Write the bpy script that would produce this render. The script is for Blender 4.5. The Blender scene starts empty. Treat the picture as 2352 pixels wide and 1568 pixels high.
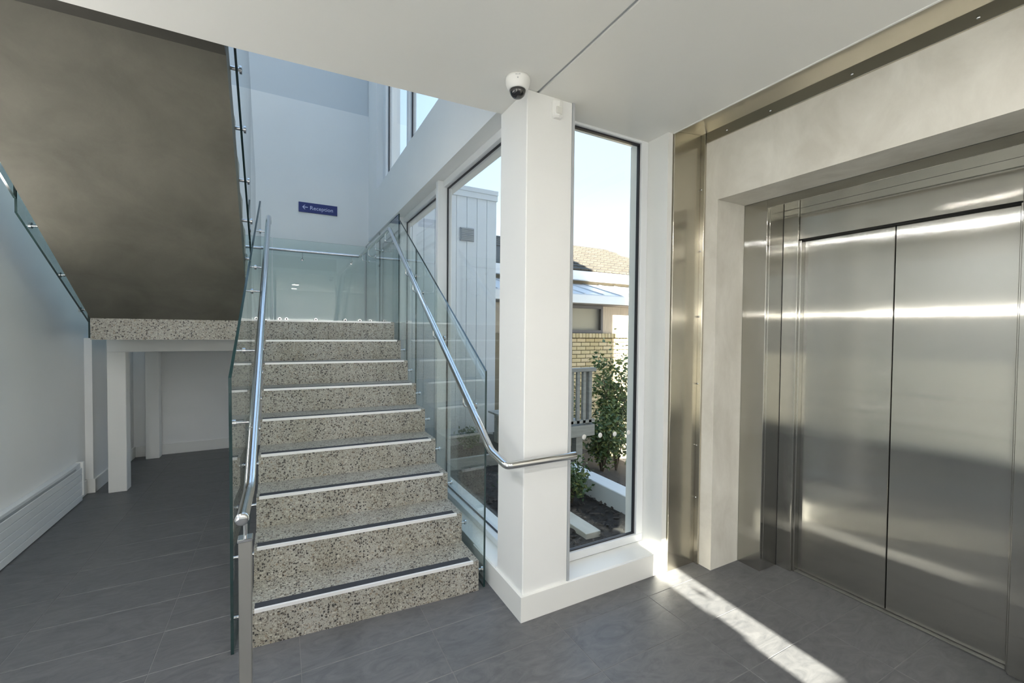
import bpy, bmesh, math, random
from mathutils import Vector, Matrix

random.seed(7)
scene = bpy.context.scene
COL = scene.collection

# ------------------------------------------------------------------ camera
def make_camera():
    yaw, pitch, roll = math.radians(28.24), math.radians(-1.30), math.radians(0.53)
    cy, sy, cp, sp = math.cos(yaw), math.sin(yaw), math.cos(pitch), math.sin(pitch)
    f = Vector((sy * cp, cy * cp, sp))
    rt = Vector((cy, -sy, 0))
    up = rt.cross(f)
    r2 = math.cos(roll) * rt + math.sin(roll) * up
    u2 = -math.sin(roll) * rt + math.cos(roll) * up
    m = Matrix(((r2.x, u2.x, -f.x, 0), (r2.y, u2.y, -f.y, 0), (r2.z, u2.z, -f.z, 1.55), (0, 0, 0, 1)))
    cam = bpy.data.cameras.new('camera')
    cam.sensor_width = 36
    cam.sensor_fit = 'HORIZONTAL'
    cam.lens = 986.0 / 2352 * 36
    cam.clip_start = 0.02
    o = bpy.data.objects.new('camera', cam)
    o.matrix_world = m
    COL.objects.link(o)
    scene.camera = o
make_camera()

# ------------------------------------------------------------------ sky, sun, exposure
SUN_DIR = Vector((0.063, 1.0, -0.45)).normalized()          # the way the light travels
def make_world():
    w = bpy.data.worlds.new('sky')
    scene.world = w
    w.use_nodes = True
    nt = w.node_tree
    nt.nodes.clear()
    out = nt.nodes.new('ShaderNodeOutputWorld')
    bg = nt.nodes.new('ShaderNodeBackground')
    tc = nt.nodes.new('ShaderNodeTexCoord')
    sx = nt.nodes.new('ShaderNodeSeparateXYZ')
    cr = nt.nodes.new('ShaderNodeValToRGB')
    e = cr.color_ramp.elements
    e[0].position = 0.0
    e[0].color = (0.95, 0.97, 1.0, 1)
    e[1].position = 1.0
    e[1].color = (0.46, 0.67, 1.0, 1)
    for p, c in ((0.12, (0.84, 0.93, 1.0, 1)), (0.32, (0.57, 0.76, 1.0, 1)), (0.6, (0.50, 0.71, 1.0, 1))):
        n = cr.color_ramp.elements.new(p)
        n.color = c
    nt.links.new(tc.outputs['Generated'], sx.inputs[0])
    nt.links.new(sx.outputs['Z'], cr.inputs[0])
    nt.links.new(cr.outputs[0], bg.inputs[0])
    bg.inputs[1].default_value = 0.62
    nt.links.new(bg.outputs[0], out.inputs[0])
make_world()
def make_sun():
    l = bpy.data.lights.new('sun', 'SUN')
    l.energy = 19.0
    l.angle = math.radians(0.53)
    l.color = (1.0, 0.93, 0.80)
    o = bpy.data.objects.new('sun', l)
    o.rotation_euler = SUN_DIR.to_track_quat('-Z', 'Y').to_euler()
    o.location = (-1, -20, 12)
    COL.objects.link(o)
make_sun()
vs = scene.view_settings
vs.view_transform = 'Standard'
vs.look = 'None'
vs.gamma = 1.0
vs.use_curve_mapping = False
vs.exposure = 1.46
scene.cycles.use_denoising = True
scene.cycles.max_bounces = 14
scene.cycles.diffuse_bounces = 8
scene.cycles.transparent_max_bounces = 24
scene.cycles.sample_clamp_indirect = 6.0

# ------------------------------------------------------------------ materials
MATS = {}
def mat(name):
    m = bpy.data.materials.new(name)
    m.use_nodes = True
    MATS[name] = m
    return m, m.node_tree, m.node_tree.nodes['Principled BSDF']
def pbr(name, col, rough=0.6, metal=0.0, spec=0.5, var=0.0, scale=6.0, bump=0.0, bscale=80.0, stretch=None):
    m, nt, b = mat(name)
    b.inputs['Base Color'].default_value = (*col, 1)
    b.inputs['Roughness'].default_value = rough
    b.inputs['Metallic'].default_value = metal
    b.inputs['Specular IOR Level'].default_value = spec
    tc = nt.nodes.new('ShaderNodeTexCoord')
    mp = nt.nodes.new('ShaderNodeMapping')
    nt.links.new(tc.outputs['Object'], mp.inputs[0])
    if stretch:
        mp.inputs['Scale'].default_value = stretch
    if var > 0:
        n = nt.nodes.new('ShaderNodeTexNoise')
        n.inputs['Scale'].default_value = scale
        n.inputs['Detail'].default_value = 5
        nt.links.new(mp.outputs[0], n.inputs['Vector'])
        cr = nt.nodes.new('ShaderNodeValToRGB')
        cr.color_ramp.elements[0].position = 0.3
        cr.color_ramp.elements[1].position = 0.7
        cr.color_ramp.elements[0].color = (*[c * (1 - var) for c in col], 1)
        cr.color_ramp.elements[1].color = (*[min(1, c * (1 + var)) for c in col], 1)
        nt.links.new(n.outputs['Fac'], cr.inputs[0])
        nt.links.new(cr.outputs[0], b.inputs['Base Color'])
    if bump > 0:
        n = nt.nodes.new('ShaderNodeTexNoise')
        n.inputs['Scale'].default_value = bscale
        n.inputs['Detail'].default_value = 3
        nt.links.new(mp.outputs[0], n.inputs['Vector'])
        bp = nt.nodes.new('ShaderNodeBump')
        bp.inputs['Strength'].default_value = bump
        bp.inputs['Distance'].default_value = 0.01
        nt.links.new(n.outputs['Fac'], bp.inputs['Height'])
        nt.links.new(bp.outputs[0], b.inputs['Normal'])
    return m
def emit(name, col, s):
    m, nt, b = mat(name)
    b.inputs['Base Color'].default_value = (*col, 1)
    b.inputs['Emission Color'].default_value = (*col, 1)
    b.inputs['Emission Strength'].default_value = s
    return m
def glass(name, tint, refl=1.0, ior=1.5):
    m, nt, b = mat(name)
    nt.nodes.remove(b)
    out = nt.nodes['Material Output']
    tr = nt.nodes.new('ShaderNodeBsdfTransparent')
    tr.inputs[0].default_value = (*tint, 1)
    gl = nt.nodes.new('ShaderNodeBsdfGlossy')
    gl.inputs['Roughness'].default_value = 0.0
    gl.inputs['Color'].default_value = (refl, refl, refl, 1)
    geo = nt.nodes.new('ShaderNodeNewGeometry')
    fr = nt.nodes.new('ShaderNodeFresnel')
    fr.inputs['IOR'].default_value = ior
    # the same reflectance on both faces of the sheet
    mx0 = nt.nodes.new('ShaderNodeMix')
    mx0.data_type = 'FLOAT'
    mx0.inputs[2].default_value = ior
    mx0.inputs[3].default_value = 1.0 / ior
    nt.links.new(geo.outputs['Backfacing'], mx0.inputs[0])
    inv = nt.nodes.new('ShaderNodeMath')
    inv.operation = 'DIVIDE'
    inv.inputs[0].default_value = 1.0
    nt.links.new(geo.outputs['Backfacing'], mx0.inputs[0])
    nt.links.new(mx0.outputs[0], fr.inputs['IOR'])
    mx = nt.nodes.new('ShaderNodeMixShader')
    nt.links.new(fr.outputs[0], mx.inputs[0])
    nt.links.new(tr.outputs[0], mx.inputs[1])
    nt.links.new(gl.outputs[0], mx.inputs[2])
    nt.links.new(mx.outputs[0], out.inputs['Surface'])
    nt.nodes.remove(inv)
    return m
def terrazzo(name, matrix, rough):
    m, nt, b = mat(name)
    geo = nt.nodes.new('ShaderNodeNewGeometry')
    ns = nt.nodes.new('ShaderNodeTexNoise')
    ns.inputs['Scale'].default_value = 3.5
    ns.inputs['Detail'].default_value = 5
    nt.links.new(geo.outputs['Position'], ns.inputs['Vector'])
    base = nt.nodes.new('ShaderNodeValToRGB')
    base.color_ramp.elements[0].position = 0.3
    base.color_ramp.elements[1].position = 0.7
    base.color_ramp.elements[0].color = (matrix[0] * 0.85, matrix[1] * 0.82, matrix[2] * 0.74, 1)
    base.color_ramp.elements[1].color = (*[c * 1.12 for c in matrix], 1)
    nt.links.new(ns.outputs['Fac'], base.inputs[0])
    cur = base.outputs[0]
    wob = nt.nodes.new('ShaderNodeTexNoise')
    wob.inputs['Scale'].default_value = 160
    nt.links.new(geo.outputs['Position'], wob.inputs['Vector'])
    wsc = nt.nodes.new('ShaderNodeVectorMath')
    wsc.operation = 'SCALE'
    wsc.inputs['Scale'].default_value = 0.009
    nt.links.new(wob.outputs['Color'], wsc.inputs[0])
    wad = nt.nodes.new('ShaderNodeVectorMath')
    wad.operation = 'ADD'
    nt.links.new(geo.outputs['Position'], wad.inputs[0])
    nt.links.new(wsc.outputs[0], wad.inputs[1])
    # fine chips first, coarse chips over them; each cell has its own size and colour
    for scale, size, cols in ((190.0, 0.66, ((0.0, (0.09, 0.08, 0.07)), (0.4, (0.22, 0.19, 0.15)), (0.65, (0.44, 0.42, 0.37)))),
                              (92.0, 0.60, ((0.0, (0.038, 0.035, 0.034)), (0.46, (0.12, 0.10, 0.08)), (0.72, (0.24, 0.20, 0.15)), (0.86, (0.46, 0.44, 0.39))))):
        v = nt.nodes.new('ShaderNodeTexVoronoi')
        v.inputs['Scale'].default_value = scale
        nt.links.new(wad.outputs[0], v.inputs['Vector'])
        sep = nt.nodes.new('ShaderNodeSeparateColor')
        nt.links.new(v.outputs['Color'], sep.inputs[0])
        mul = nt.nodes.new('ShaderNodeMath')
        mul.operation = 'MULTIPLY'
        mul.inputs[1].default_value = size
        nt.links.new(sep.outputs[0], mul.inputs[0])
        lt = nt.nodes.new('ShaderNodeMath')
        lt.operation = 'LESS_THAN'
        nt.links.new(v.outputs['Distance'], lt.inputs[0])
        nt.links.new(mul.outputs[0], lt.inputs[1])
        chip = nt.nodes.new('ShaderNodeValToRGB')
        chip.color_ramp.interpolation = 'CONSTANT'
        e = chip.color_ramp.elements
        e[0].position, e[0].color = cols[0][0], (*cols[0][1], 1)
        e[1].position, e[1].color = cols[1][0], (*cols[1][1], 1)
        for p, c in cols[2:]:
            e.new(p).color = (*c, 1)
        nt.links.new(sep.outputs[1], chip.inputs[0])
        mx = nt.nodes.new('ShaderNodeMix')
        mx.data_type = 'RGBA'
        nt.links.new(lt.outputs[0], mx.inputs[0])
        nt.links.new(cur, mx.inputs[6])
        nt.links.new(chip.outputs[0], mx.inputs[7])
        cur = mx.outputs[2]
    nt.links.new(cur, b.inputs['Base Color'])
    b.inputs['Roughness'].default_value = rough
    return m
def concrete(name, c0, c1, scale, rough=0.75, streak=None):
    m, nt, b = mat(name)
    geo = nt.nodes.new('ShaderNodeNewGeometry')
    mp = nt.nodes.new('ShaderNodeMapping')
    if streak:
        mp.inputs['Scale'].default_value = streak
    nt.links.new(geo.outputs['Position'], mp.inputs[0])
    n1 = nt.nodes.new('ShaderNodeTexNoise')
    n1.inputs['Scale'].default_value = scale
    n1.inputs['Detail'].default_value = 8
    n1.inputs['Roughness'].default_value = 0.62
    n1.inputs['Distortion'].default_value = 0.4
    nt.links.new(mp.outputs[0], n1.inputs['Vector'])
    cr = nt.nodes.new('ShaderNodeValToRGB')
    cr.color_ramp.elements[0].position = 0.32
    cr.color_ramp.elements[1].position = 0.68
    cr.color_ramp.elements[0].color = (*c0, 1)
    cr.color_ramp.elements[1].color = (*c1, 1)
    nt.links.new(n1.outputs['Fac'], cr.inputs[0])
    nt.links.new(cr.outputs[0], b.inputs['Base Color'])
    b.inputs['Roughness'].default_value = rough
    n2 = nt.nodes.new('ShaderNodeTexNoise')
    n2.inputs['Scale'].default_value = 60
    n2.inputs['Detail'].default_value = 4
    nt.links.new(geo.outputs['Position'], n2.inputs['Vector'])
    bp = nt.nodes.new('ShaderNodeBump')
    bp.inputs['Strength'].default_value = 0.12
    bp.inputs['Distance'].default_value = 0.005
    nt.links.new(n2.outputs['Fac'], bp.inputs['Height'])
    nt.links.new(bp.outputs[0], b.inputs['Normal'])
    return m
def brushed(name, col, rough, spread, wave=0.02):
    """brushed steel: the fine upright grain tilts the normal sideways at random, which smears reflections horizontally"""
    m, nt, b = mat(name)
    b.inputs['Base Color'].default_value = (*col, 1)
    b.inputs['Metallic'].default_value = 1.0
    b.inputs['Roughness'].default_value = rough
    geo = nt.nodes.new('ShaderNodeNewGeometry')
    def math_(op, a, c):
        n = nt.nodes.new('ShaderNodeMath')
        n.operation = op
        for k, q in enumerate((a, c)):
            if isinstance(q, (int, float)):
                n.inputs[k].default_value = q
            else:
                nt.links.new(q, n.inputs[k])
        return n.outputs[0]
    n2 = nt.nodes.new('ShaderNodeTexNoise')
    n2.inputs['Scale'].default_value = 2.2
    n2.inputs['Detail'].default_value = 1
    nt.links.new(geo.outputs['Position'], n2.inputs['Vector'])
    bp = nt.nodes.new('ShaderNodeBump')
    bp.inputs['Strength'].default_value = wave
    bp.inputs['Distance'].default_value = 0.05
    nt.links.new(n2.outputs['Fac'], bp.inputs['Height'])
    sc = nt.nodes.new('ShaderNodeVectorMath')
    sc.operation = 'SCALE'
    sc.inputs['Scale'].default_value = 9173.0
    nt.links.new(geo.outputs['Position'], sc.inputs[0])
    wn = nt.nodes.new('ShaderNodeTexWhiteNoise')
    nt.links.new(sc.outputs[0], wn.inputs['Vector'])
    r = math_('MULTIPLY', math_('SUBTRACT', wn.outputs['Value'], 0.5), 2.0)
    r3 = math_('MULTIPLY', r, math_('MULTIPLY', r, r))
    amp = math_('ADD', math_('MULTIPLY', r3, spread), math_('MULTIPLY', r, spread * 0.12))
    cr = nt.nodes.new('ShaderNodeVectorMath')
    cr.operation = 'CROSS_PRODUCT'
    nt.links.new(geo.outputs['Normal'], cr.inputs[0])
    cr.inputs[1].default_value = (0, 0, 1)
    tv = nt.nodes.new('ShaderNodeVectorMath')
    tv.operation = 'SCALE'
    nt.links.new(cr.outputs[0], tv.inputs[0])
    nt.links.new(amp, tv.inputs['Scale'])
    ad = nt.nodes.new('ShaderNodeVectorMath')
    ad.operation = 'ADD'
    nt.links.new(bp.outputs[0], ad.inputs[0])
    nt.links.new(tv.outputs[0], ad.inputs[1])
    nm = nt.nodes.new('ShaderNodeVectorMath')
    nm.operation = 'NORMALIZE'
    nt.links.new(ad.outputs[0], nm.inputs[0])
    nt.links.new(nm.outputs[0], b.inputs['Normal'])
    return m

WHITE = pbr('white_wall_paint', (0.80, 0.805, 0.80), 0.55, var=0.02, scale=1.5)
GREY_STAND_IN = pbr('grey_landing_stand_in', (0.62, 0.65, 0.67), 0.6)  # grey tone stands in for the darker underside of the next landing
CEIL = pbr('white_ceiling_paint', (0.80, 0.795, 0.765), 0.7)
TRIM = pbr('white_gloss_trim', (0.78, 0.78, 0.76), 0.35)
FRAME = pbr('white_window_frame', (0.72, 0.74, 0.76), 0.35)
GASKET = pbr('black_gasket', (0.02, 0.02, 0.025), 0.5)
GREYTRIM = pbr('grey_trim', (0.42, 0.44, 0.46), 0.4)
GLASS = glass('window_glass', (0.97, 0.985, 0.98), ior=1.27)
BGLASS = glass('balustrade_glass', (0.93, 0.965, 0.955))
GEDGE = pbr('glass_edge_green', (0.012, 0.035, 0.035), 0.15, spec=0.8)
GEDGE2 = pbr('glass_edge_pale', (0.12, 0.24, 0.25), 0.15, spec=0.8)
TERR = terrazzo('terrazzo', (0.33, 0.325, 0.30), 0.4)
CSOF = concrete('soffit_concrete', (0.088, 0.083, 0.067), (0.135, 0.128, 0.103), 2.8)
CDARK = concrete('darker_concrete', (0.045, 0.042, 0.034), (0.06, 0.057, 0.046), 2.5)  # flat strip is darker than the sloping soffit beside it
CPOR = concrete('portal_concrete', (0.60, 0.57, 0.505), (0.76, 0.735, 0.67), 5.0, streak=(1, 0.8, 0.5))
SUNPATCH = concrete('sun_patch_pale', (0.5, 0.48, 0.42), (0.62, 0.6, 0.54), 3.0)  # pale tone of the sun patch outside the narrow window
STEEL = brushed('brushed_stainless', (0.44, 0.43, 0.395), 0.055, 0.38, 0.012)
STEELV = brushed('brushed_stainless_cover', (0.58, 0.545, 0.465), 0.12, 0.38, 0.02)
SOFSTEEL = pbr('dull_soffit_steel', (0.36, 0.34, 0.28), 0.28, 1.0)
CHROME = pbr('polished_stainless', (0.66, 0.67, 0.68), 0.13, 1.0)
SATIN = pbr('satin_stainless_post', (0.58, 0.57, 0.54), 0.3, 1.0)
DARKSTEEL = pbr('dark_sill_metal', (0.2, 0.2, 0.19), 0.4, 0.8)
ALU = pbr('aluminium_nosing', (0.80, 0.80, 0.80), 0.38, 0.25)
GRIT = pbr('black_grit_insert', (0.03, 0.033, 0.042), 0.7, bump=0.4, bscale=400)
DARK = pbr('dark_gap', (0.02, 0.02, 0.02), 0.8)
PLASTIC = pbr('white_plastic', (0.82, 0.82, 0.80), 0.35)
SMOKE = pbr('smoked_dome', (0.02, 0.02, 0.022), 0.08, spec=0.8)
HEAT = pbr('white_enamel', (0.70, 0.73, 0.75), 0.35)
SIGNB = pbr('sign_blue', (0.022, 0.035, 0.17), 0.4)
SIGNW = pbr('sign_white', (0.62, 0.66, 0.85), 0.5)
LAMP2 = emit('rear_lamp_diffuser', (1.0, 0.97, 0.92), 22.0)
LAMP = emit('lamp_diffuser', (1.0, 0.96, 0.90), 15.0)
DOWN = emit('downlight_diffuser', (1.0, 0.965, 0.91), 92.0)
DOWN_FILL = emit('left_fill_diffuser', (0.96, 0.98, 1.0), 95.0)  # fill lamps added out of view over the left side
CLAD = pbr('pale_metal_cladding', (0.60, 0.645, 0.69), 0.5, var=0.04, scale=2)
VENT = pbr('grey_vent', (0.25, 0.27, 0.29), 0.5)
BRICK = [pbr('cream_brick_%s' % n, c, 0.8, var=0.08, scale=20) for n, c in (('pale', (0.52, 0.43, 0.25)), ('mid', (0.47, 0.38, 0.21)), ('warm', (0.55, 0.45, 0.28)))]
MORTAR = pbr('brown_mortar', (0.20, 0.165, 0.11), 0.9)
ROOF = pbr('tan_roof_tile', (0.056, 0.048, 0.037), 0.8, var=0.2, scale=3)
SHEET = pbr('pale_sheet_roof', (0.55, 0.56, 0.58), 0.5)
FASCIA = pbr('white_fascia', (0.72, 0.74, 0.76), 0.5)
WFRAME = pbr('dark_window_frame', (0.11, 0.10, 0.10), 0.5)
TIMBER = pbr('grey_weathered_timber', (0.30, 0.305, 0.29), 0.8, var=0.15, scale=5, stretch=(1, 1, 8))
SOIL = pbr('bark_mulch_soil', (0.028, 0.023, 0.020), 0.95, var=0.5, scale=22, bump=0.6, bscale=40)
BARK = pbr('bark_chips', (0.05, 0.04, 0.034), 0.9, var=0.5, scale=9)
LEAFS = [pbr('leaf_%s' % n, c, 0.5) for n, c in (('deep', (0.05, 0.10, 0.03)), ('olive', (0.21, 0.24, 0.07)), ('mid', (0.10, 0.16, 0.045)))]
STEM = pbr('plant_stem', (0.10, 0.075, 0.05), 0.8)
GROUND = pbr('outdoor_ground', (0.42, 0.41, 0.38), 0.9, var=0.1, scale=1)

def tile_material():
    m, nt, b = mat('charcoal_slate_tile')
    geo = nt.nodes.new('ShaderNodeNewGeometry')
    oi = nt.nodes.new('ShaderNodeObjectInfo')
    rot = nt.nodes.new('ShaderNodeMapping')
    rot.inputs['Rotation'].default_value = (0, 0, 0.5)
    rot.inputs['Scale'].default_value = (2.0, 4.6, 1)
    add = nt.nodes.new('ShaderNodeVectorMath')
    add.operation = 'ADD'
    sc = nt.nodes.new('ShaderNodeVectorMath')
    sc.operation = 'SCALE'
    sc.inputs['Scale'].default_value = 9.0
    cx = nt.nodes.new('ShaderNodeCombineXYZ')
    nt.links.new(oi.outputs['Random'], cx.inputs[0])
    nt.links.new(oi.outputs['Random'], cx.inputs[2])
    nt.links.new(cx.outputs[0], sc.inputs[0])
    nt.links.new(geo.outputs['Position'], rot.inputs[0])
    nt.links.new(rot.outputs[0], add.inputs[0])
    nt.links.new(sc.outputs[0], add.inputs[1])
    n = nt.nodes.new('ShaderNodeTexNoise')
    n.inputs['Scale'].default_value = 3.0
    n.inputs['Detail'].default_value = 12
    n.inputs['Roughness'].default_value = 0.7
    n.inputs['Distortion'].default_value = 1.8
    nt.links.new(add.outputs[0], n.inputs['Vector'])
    cr = nt.nodes.new('ShaderNodeValToRGB')
    cr.color_ramp.elements[0].position = 0.3
    cr.color_ramp.elements[1].position = 0.72
    cr.color_ramp.elements[0].color = (0.078, 0.081, 0.088, 1)
    cr.color_ramp.elements[1].color = (0.148, 0.150, 0.155, 1)
    nt.links.new(n.outputs['Fac'], cr.inputs[0])
    nt.links.new(cr.outputs[0], b.inputs['Base Color'])
    mr = nt.nodes.new('ShaderNodeMapRange')
    mr.inputs['To Min'].default_value = 0.36
    mr.inputs['To Max'].default_value = 0.52
    nt.links.new(n.outputs['Fac'], mr.inputs['Value'])
    nt.links.new(mr.outputs[0], b.inputs['Roughness'])
    bp = nt.nodes.new('ShaderNodeBump')
    bp.inputs['Strength'].default_value = 0.12
    bp.inputs['Distance'].default_value = 0.01
    nt.links.new(n.outputs['Fac'], bp.inputs['Height'])
    nt.links.new(bp.outputs[0], b.inputs['Normal'])
    return m
TILE = tile_material()
GROUT = pbr('grey_grout', (0.18, 0.18, 0.18), 0.9)

# ------------------------------------------------------------------ mesh helpers
ORI = {}
def tag(o, label=None, cat=None, group=None, kind=None):
    if label: o['label'] = label
    if cat: o['category'] = cat
    if group: o['group'] = group
    if kind: o['kind'] = kind
    return o
def empty(name, loc, label, cat, group=None, kind=None):
    o = bpy.data.objects.new(name, None)
    o.empty_display_size = 0.1
    o.location = loc
    COL.objects.link(o)
    ORI[o.name] = Vector(loc)
    return tag(o, label, cat, group, kind)
class MB:
    """collects shapes given in world coordinates, builds ONE mesh object"""
    def __init__(s):
        s.v, s.f, s.mi, s.sm = [], [], [], []
    def raw(s, vs, fs, mi=0, smooth=False):
        n = len(s.v)
        s.v += [Vector(p) for p in vs]
        for k, f in enumerate(fs):
            s.f.append([n + i for i in f])
            s.mi.append(mi[k] if isinstance(mi, (list, tuple)) else mi)
            s.sm.append(smooth)
        return s
    def box(s, x0, x1, y0, y1, z0, z1, mi=0):
        x0, x1 = min(x0, x1), max(x0, x1)
        y0, y1 = min(y0, y1), max(y0, y1)
        z0, z1 = min(z0, z1), max(z0, z1)
        vs = [(x0, y0, z0), (x1, y0, z0), (x1, y1, z0), (x0, y1, z0), (x0, y0, z1), (x1, y0, z1), (x1, y1, z1), (x0, y1, z1)]
        return s.raw(vs, [(0, 3, 2, 1), (4, 5, 6, 7), (0, 1, 5, 4), (1, 2, 6, 5), (2, 3, 7, 6), (3, 0, 4, 7)], mi)
    def bbox(s, x0, x1, y0, y1, z0, z1, r=0.004, mi=0):
        """box with bevelled edges"""
        bm = bmesh.new()
        bmesh.ops.create_cube(bm, size=1)
        for v in bm.verts:
            v.co = Vector(((x0 + x1) / 2 + v.co.x * abs(x1 - x0), (y0 + y1) / 2 + v.co.y * abs(y1 - y0), (z0 + z1) / 2 + v.co.z * abs(z1 - z0)))
        bmesh.ops.bevel(bm, geom=bm.edges[:], offset=r, segments=1, affect='EDGES', profile=0.5)
        bm.verts.index_update()
        s.raw([v.co.copy() for v in bm.verts], [[v.index for v in f.verts] for f in bm.faces], mi)
        bm.free()
        return s
    def prism(s, lo, hi, mi_cap=0, mi_side=0, mi_bottom=None):
        """lo, hi: matching loops of 3d points"""
        n = len(lo)
        fs = [list(range(n))[::-1], list(range(n, 2 * n))]
        mi = [mi_cap, mi_cap]
        for i in range(n):
            j = (i + 1) % n
            fs.append([i, j, n + j, n + i])
            mi.append(mi_side)
        k = len(s.v)
        s.raw(list(lo) + list(hi), fs, mi)
        return s
    def tube(s, pts, r, n=12, caps=True, mi=0):
        pts = [Vector(p) for p in pts]
        rings = []
        t0 = (pts[1] - pts[0]).normalized()
        ref = Vector((0, 0, 1)) if abs(t0.z) < 0.9 else Vector((1, 0, 0))
        for i, p in enumerate(pts):
            a = (p - pts[i - 1]).normalized() if i > 0 else None
            b = (pts[i + 1] - p).normalized() if i < len(pts) - 1 else None
            t = a if b is None else b if a is None else (a + b).normalized()
            k = 1.0
            if a is not None and b is not None:
                k = 1.0 / max(0.5, a.dot(t))
            u = (ref - t * ref.dot(t)).normalized()
            w = t.cross(u)
            rr = r[i] if isinstance(r, (list, tuple)) else r
            rings.append([p + (u * math.cos(q) + w * math.sin(q)) * rr * k for q in [2 * math.pi * j / n for j in range(n)]])
        vs = [v for rg in rings for v in rg]
        fs = []
        for i in range(len(rings) - 1):
            for j in range(n):
                a, b = i * n + j, i * n + (j + 1) % n
                fs.append((a, b, b + n, a + n))
        s.raw(vs, fs, mi, True)
        if caps:
            s.raw(rings[0], [list(range(n))[::-1]], mi)
            s.raw(rings[-1], [list(range(n))], mi)
        return s
    def cyl(s, p0, p1, r, n=14, mi=0):
        return s.tube([p0, p1], r, n, True, mi)
    def lathe(s, c, prof, n=24, mi=0, axis='Z'):
        """prof: list of (radius, height) from c along +axis"""
        vs, fs = [], []
        for r, h in prof:
            for j in range(n):
                q = 2 * math.pi * j / n
                p = Vector((r * math.cos(q), r * math.sin(q), h))
                if axis == 'X':
                    p = Vector((p.z, p.x, p.y))
                elif axis == 'Y':
                    p = Vector((p.y, p.z, p.x))
                vs.append(Vector(c) + p)
        for i in range(len(prof) - 1):
            for j in range(n):
                a, b = i * n + j, i * n + (j + 1) % n
                fs.append((a, b, b + n, a + n))
        return s.raw(vs, fs, mi, True)
    def build(s, name, mats, parent=None, fix=True):
        if not isinstance(mats, (list, tuple)):
            mats = [mats]
        if parent is None:
            xs, ys, zs = [v.x for v in s.v], [v.y for v in s.v], [v.z for v in s.v]
            org = Vector(((min(xs) + max(xs)) / 2, (min(ys) + max(ys)) / 2, min(zs)))
        else:
            org = ORI[parent.name]
        me = bpy.data.meshes.new(name)
        me.from_pydata([tuple(v - org) for v in s.v], [], s.f)
        for m in mats:
            me.materials.append(m)
        me.polygons.foreach_set('material_index', s.mi)
        me.polygons.foreach_set('use_smooth', s.sm)
        if fix:
            bm = bmesh.new()
            bm.from_mesh(me)
            bmesh.ops.recalc_face_normals(bm, faces=bm.faces)
            bm.to_mesh(me)
            bm.free()
        me.update()
        o = bpy.data.objects.new(name, me)
        COL.objects.link(o)
        if parent is None:
            o.location = org
        else:
            o.parent = parent
        ORI[o.name] = org
        return o
def struct(name, mb, m, label, cat='wall', parent=None):
    o = mb.build(name, m, parent)
    if parent is None:
        tag(o, label, cat, kind='structure')
    return o
def copy_obj(o, parent, loc):
    """a copy that shares its mesh, at a world place, under a parent"""
    c = o.copy()
    COL.objects.link(c)
    if parent is not None:
        c.parent = parent
        c.location = Vector(loc) - ORI[parent.name]
    else:
        c.location = loc
    return c
def shared(name, me, parent, loc):
    c = bpy.data.objects.new(name, me)
    COL.objects.link(c)
    c.parent = parent
    c.location = Vector(loc) - (ORI[parent.name] if parent else Vector((0, 0, 0)))
    return c
def box_mesh(name, sx, sy, sz, m, bevel=0.0):
    mb = MB()
    if bevel:
        mb.bbox(-sx / 2, sx / 2, -sy / 2, sy / 2, 0, sz, bevel)
    else:
        mb.box(-sx / 2, sx / 2, -sy / 2, sy / 2, 0, sz)
    me = bpy.data.meshes.new(name)
    me.from_pydata([tuple(v) for v in mb.v], [], mb.f)
    me.materials.append(m)
    bm = bmesh.new(); bm.from_mesh(me); bmesh.ops.recalc_face_normals(bm, faces=bm.faces); bm.to_mesh(me); bm.free()
    me.update()
    return me

# ------------------------------------------------------------------ levels
CZ = 2.82            # ceiling
RISE, GO = 0.182, 0.275
LZ = 9 * RISE        # half landing 1.638
XL = -1.62           # left wall
YB = 6.66            # back wall
YR = -2.5            # rear wall, behind the camera
TOP = 4.70           # underside of the next half landing
ROOFZ = 7.4          # roof of the stairwell
def nosey(n, x=-0.12):
    return 2.40 + GO * (n - 1) - 0.067 * (x + 0.12)

# ------------------------------------------------------------------ floor
floor = struct('floor', MB().box(XL - 0.2, 3.1, YR - 0.1, 2.2, -0.16, -0.0015).box(XL - 0.2, 1.4, 2.2, YB + 0.1, -0.16, -0.0015), GROUT, 'charcoal tiled floor of the stair lobby', 'floor')
def floor_tiles():
    xs = [0.075 + 0.6075 * k for k in range(-3, 6)]
    ys = [1.19 + 0.31 * k for k in range(-12, 19)]
    G = 0.0014
    full = box_mesh('floor_tile', 0.6075 - 2 * G, 0.31 - 2 * G, 0.010, TILE, 0.0012)
    for i in range(len(xs) - 1):
        for j in range(len(ys) - 1):
            for part in (0, 1):
                x0, x1, y0, y1 = xs[i], xs[i + 1], ys[j], ys[j + 1]
                if part == 0:
                    x0, x1 = max(x0, XL), min(x1, 2.985)
                    y0, y1 = max(y0, YR), min(y1, 1.95)
                else:
                    x0, x1 = max(x0, XL), min(x1, 1.12)
                    y0, y1 = max(y0, 1.95), min(y1, YB)
                if ys[j] < 1.95 < ys[j + 1]:
                    if xs[i + 1] <= 1.12 or xs[i] < 1.12:
                        if part == 1:
                            continue
                        y1 = ys[j + 1] if xs[i + 1] <= 1.12 else y1
                        y1 = ys[j + 1] if xs[i] < 1.12 and xs[i + 1] <= 1.3 else y1
                    elif part == 1:
                        continue
                if x1 - x0 < 0.02 or y1 - y0 < 0.02:
                    continue
                cx, cy = (x0 + x1) / 2, (y0 + y1) / 2
                if abs(x1 - x0 - 0.6075) < 1e-6 and abs(y1 - y0 - 0.31) < 1e-6:
                    me = full
                else:
                    me = box_mesh('floor_tile', x1 - x0 - 2 * G, y1 - y0 - 2 * G, 0.010, TILE, 0.0012)
                shared('floor_tile', me, floor, (cx, cy, -0.010))
floor_tiles()

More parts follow.
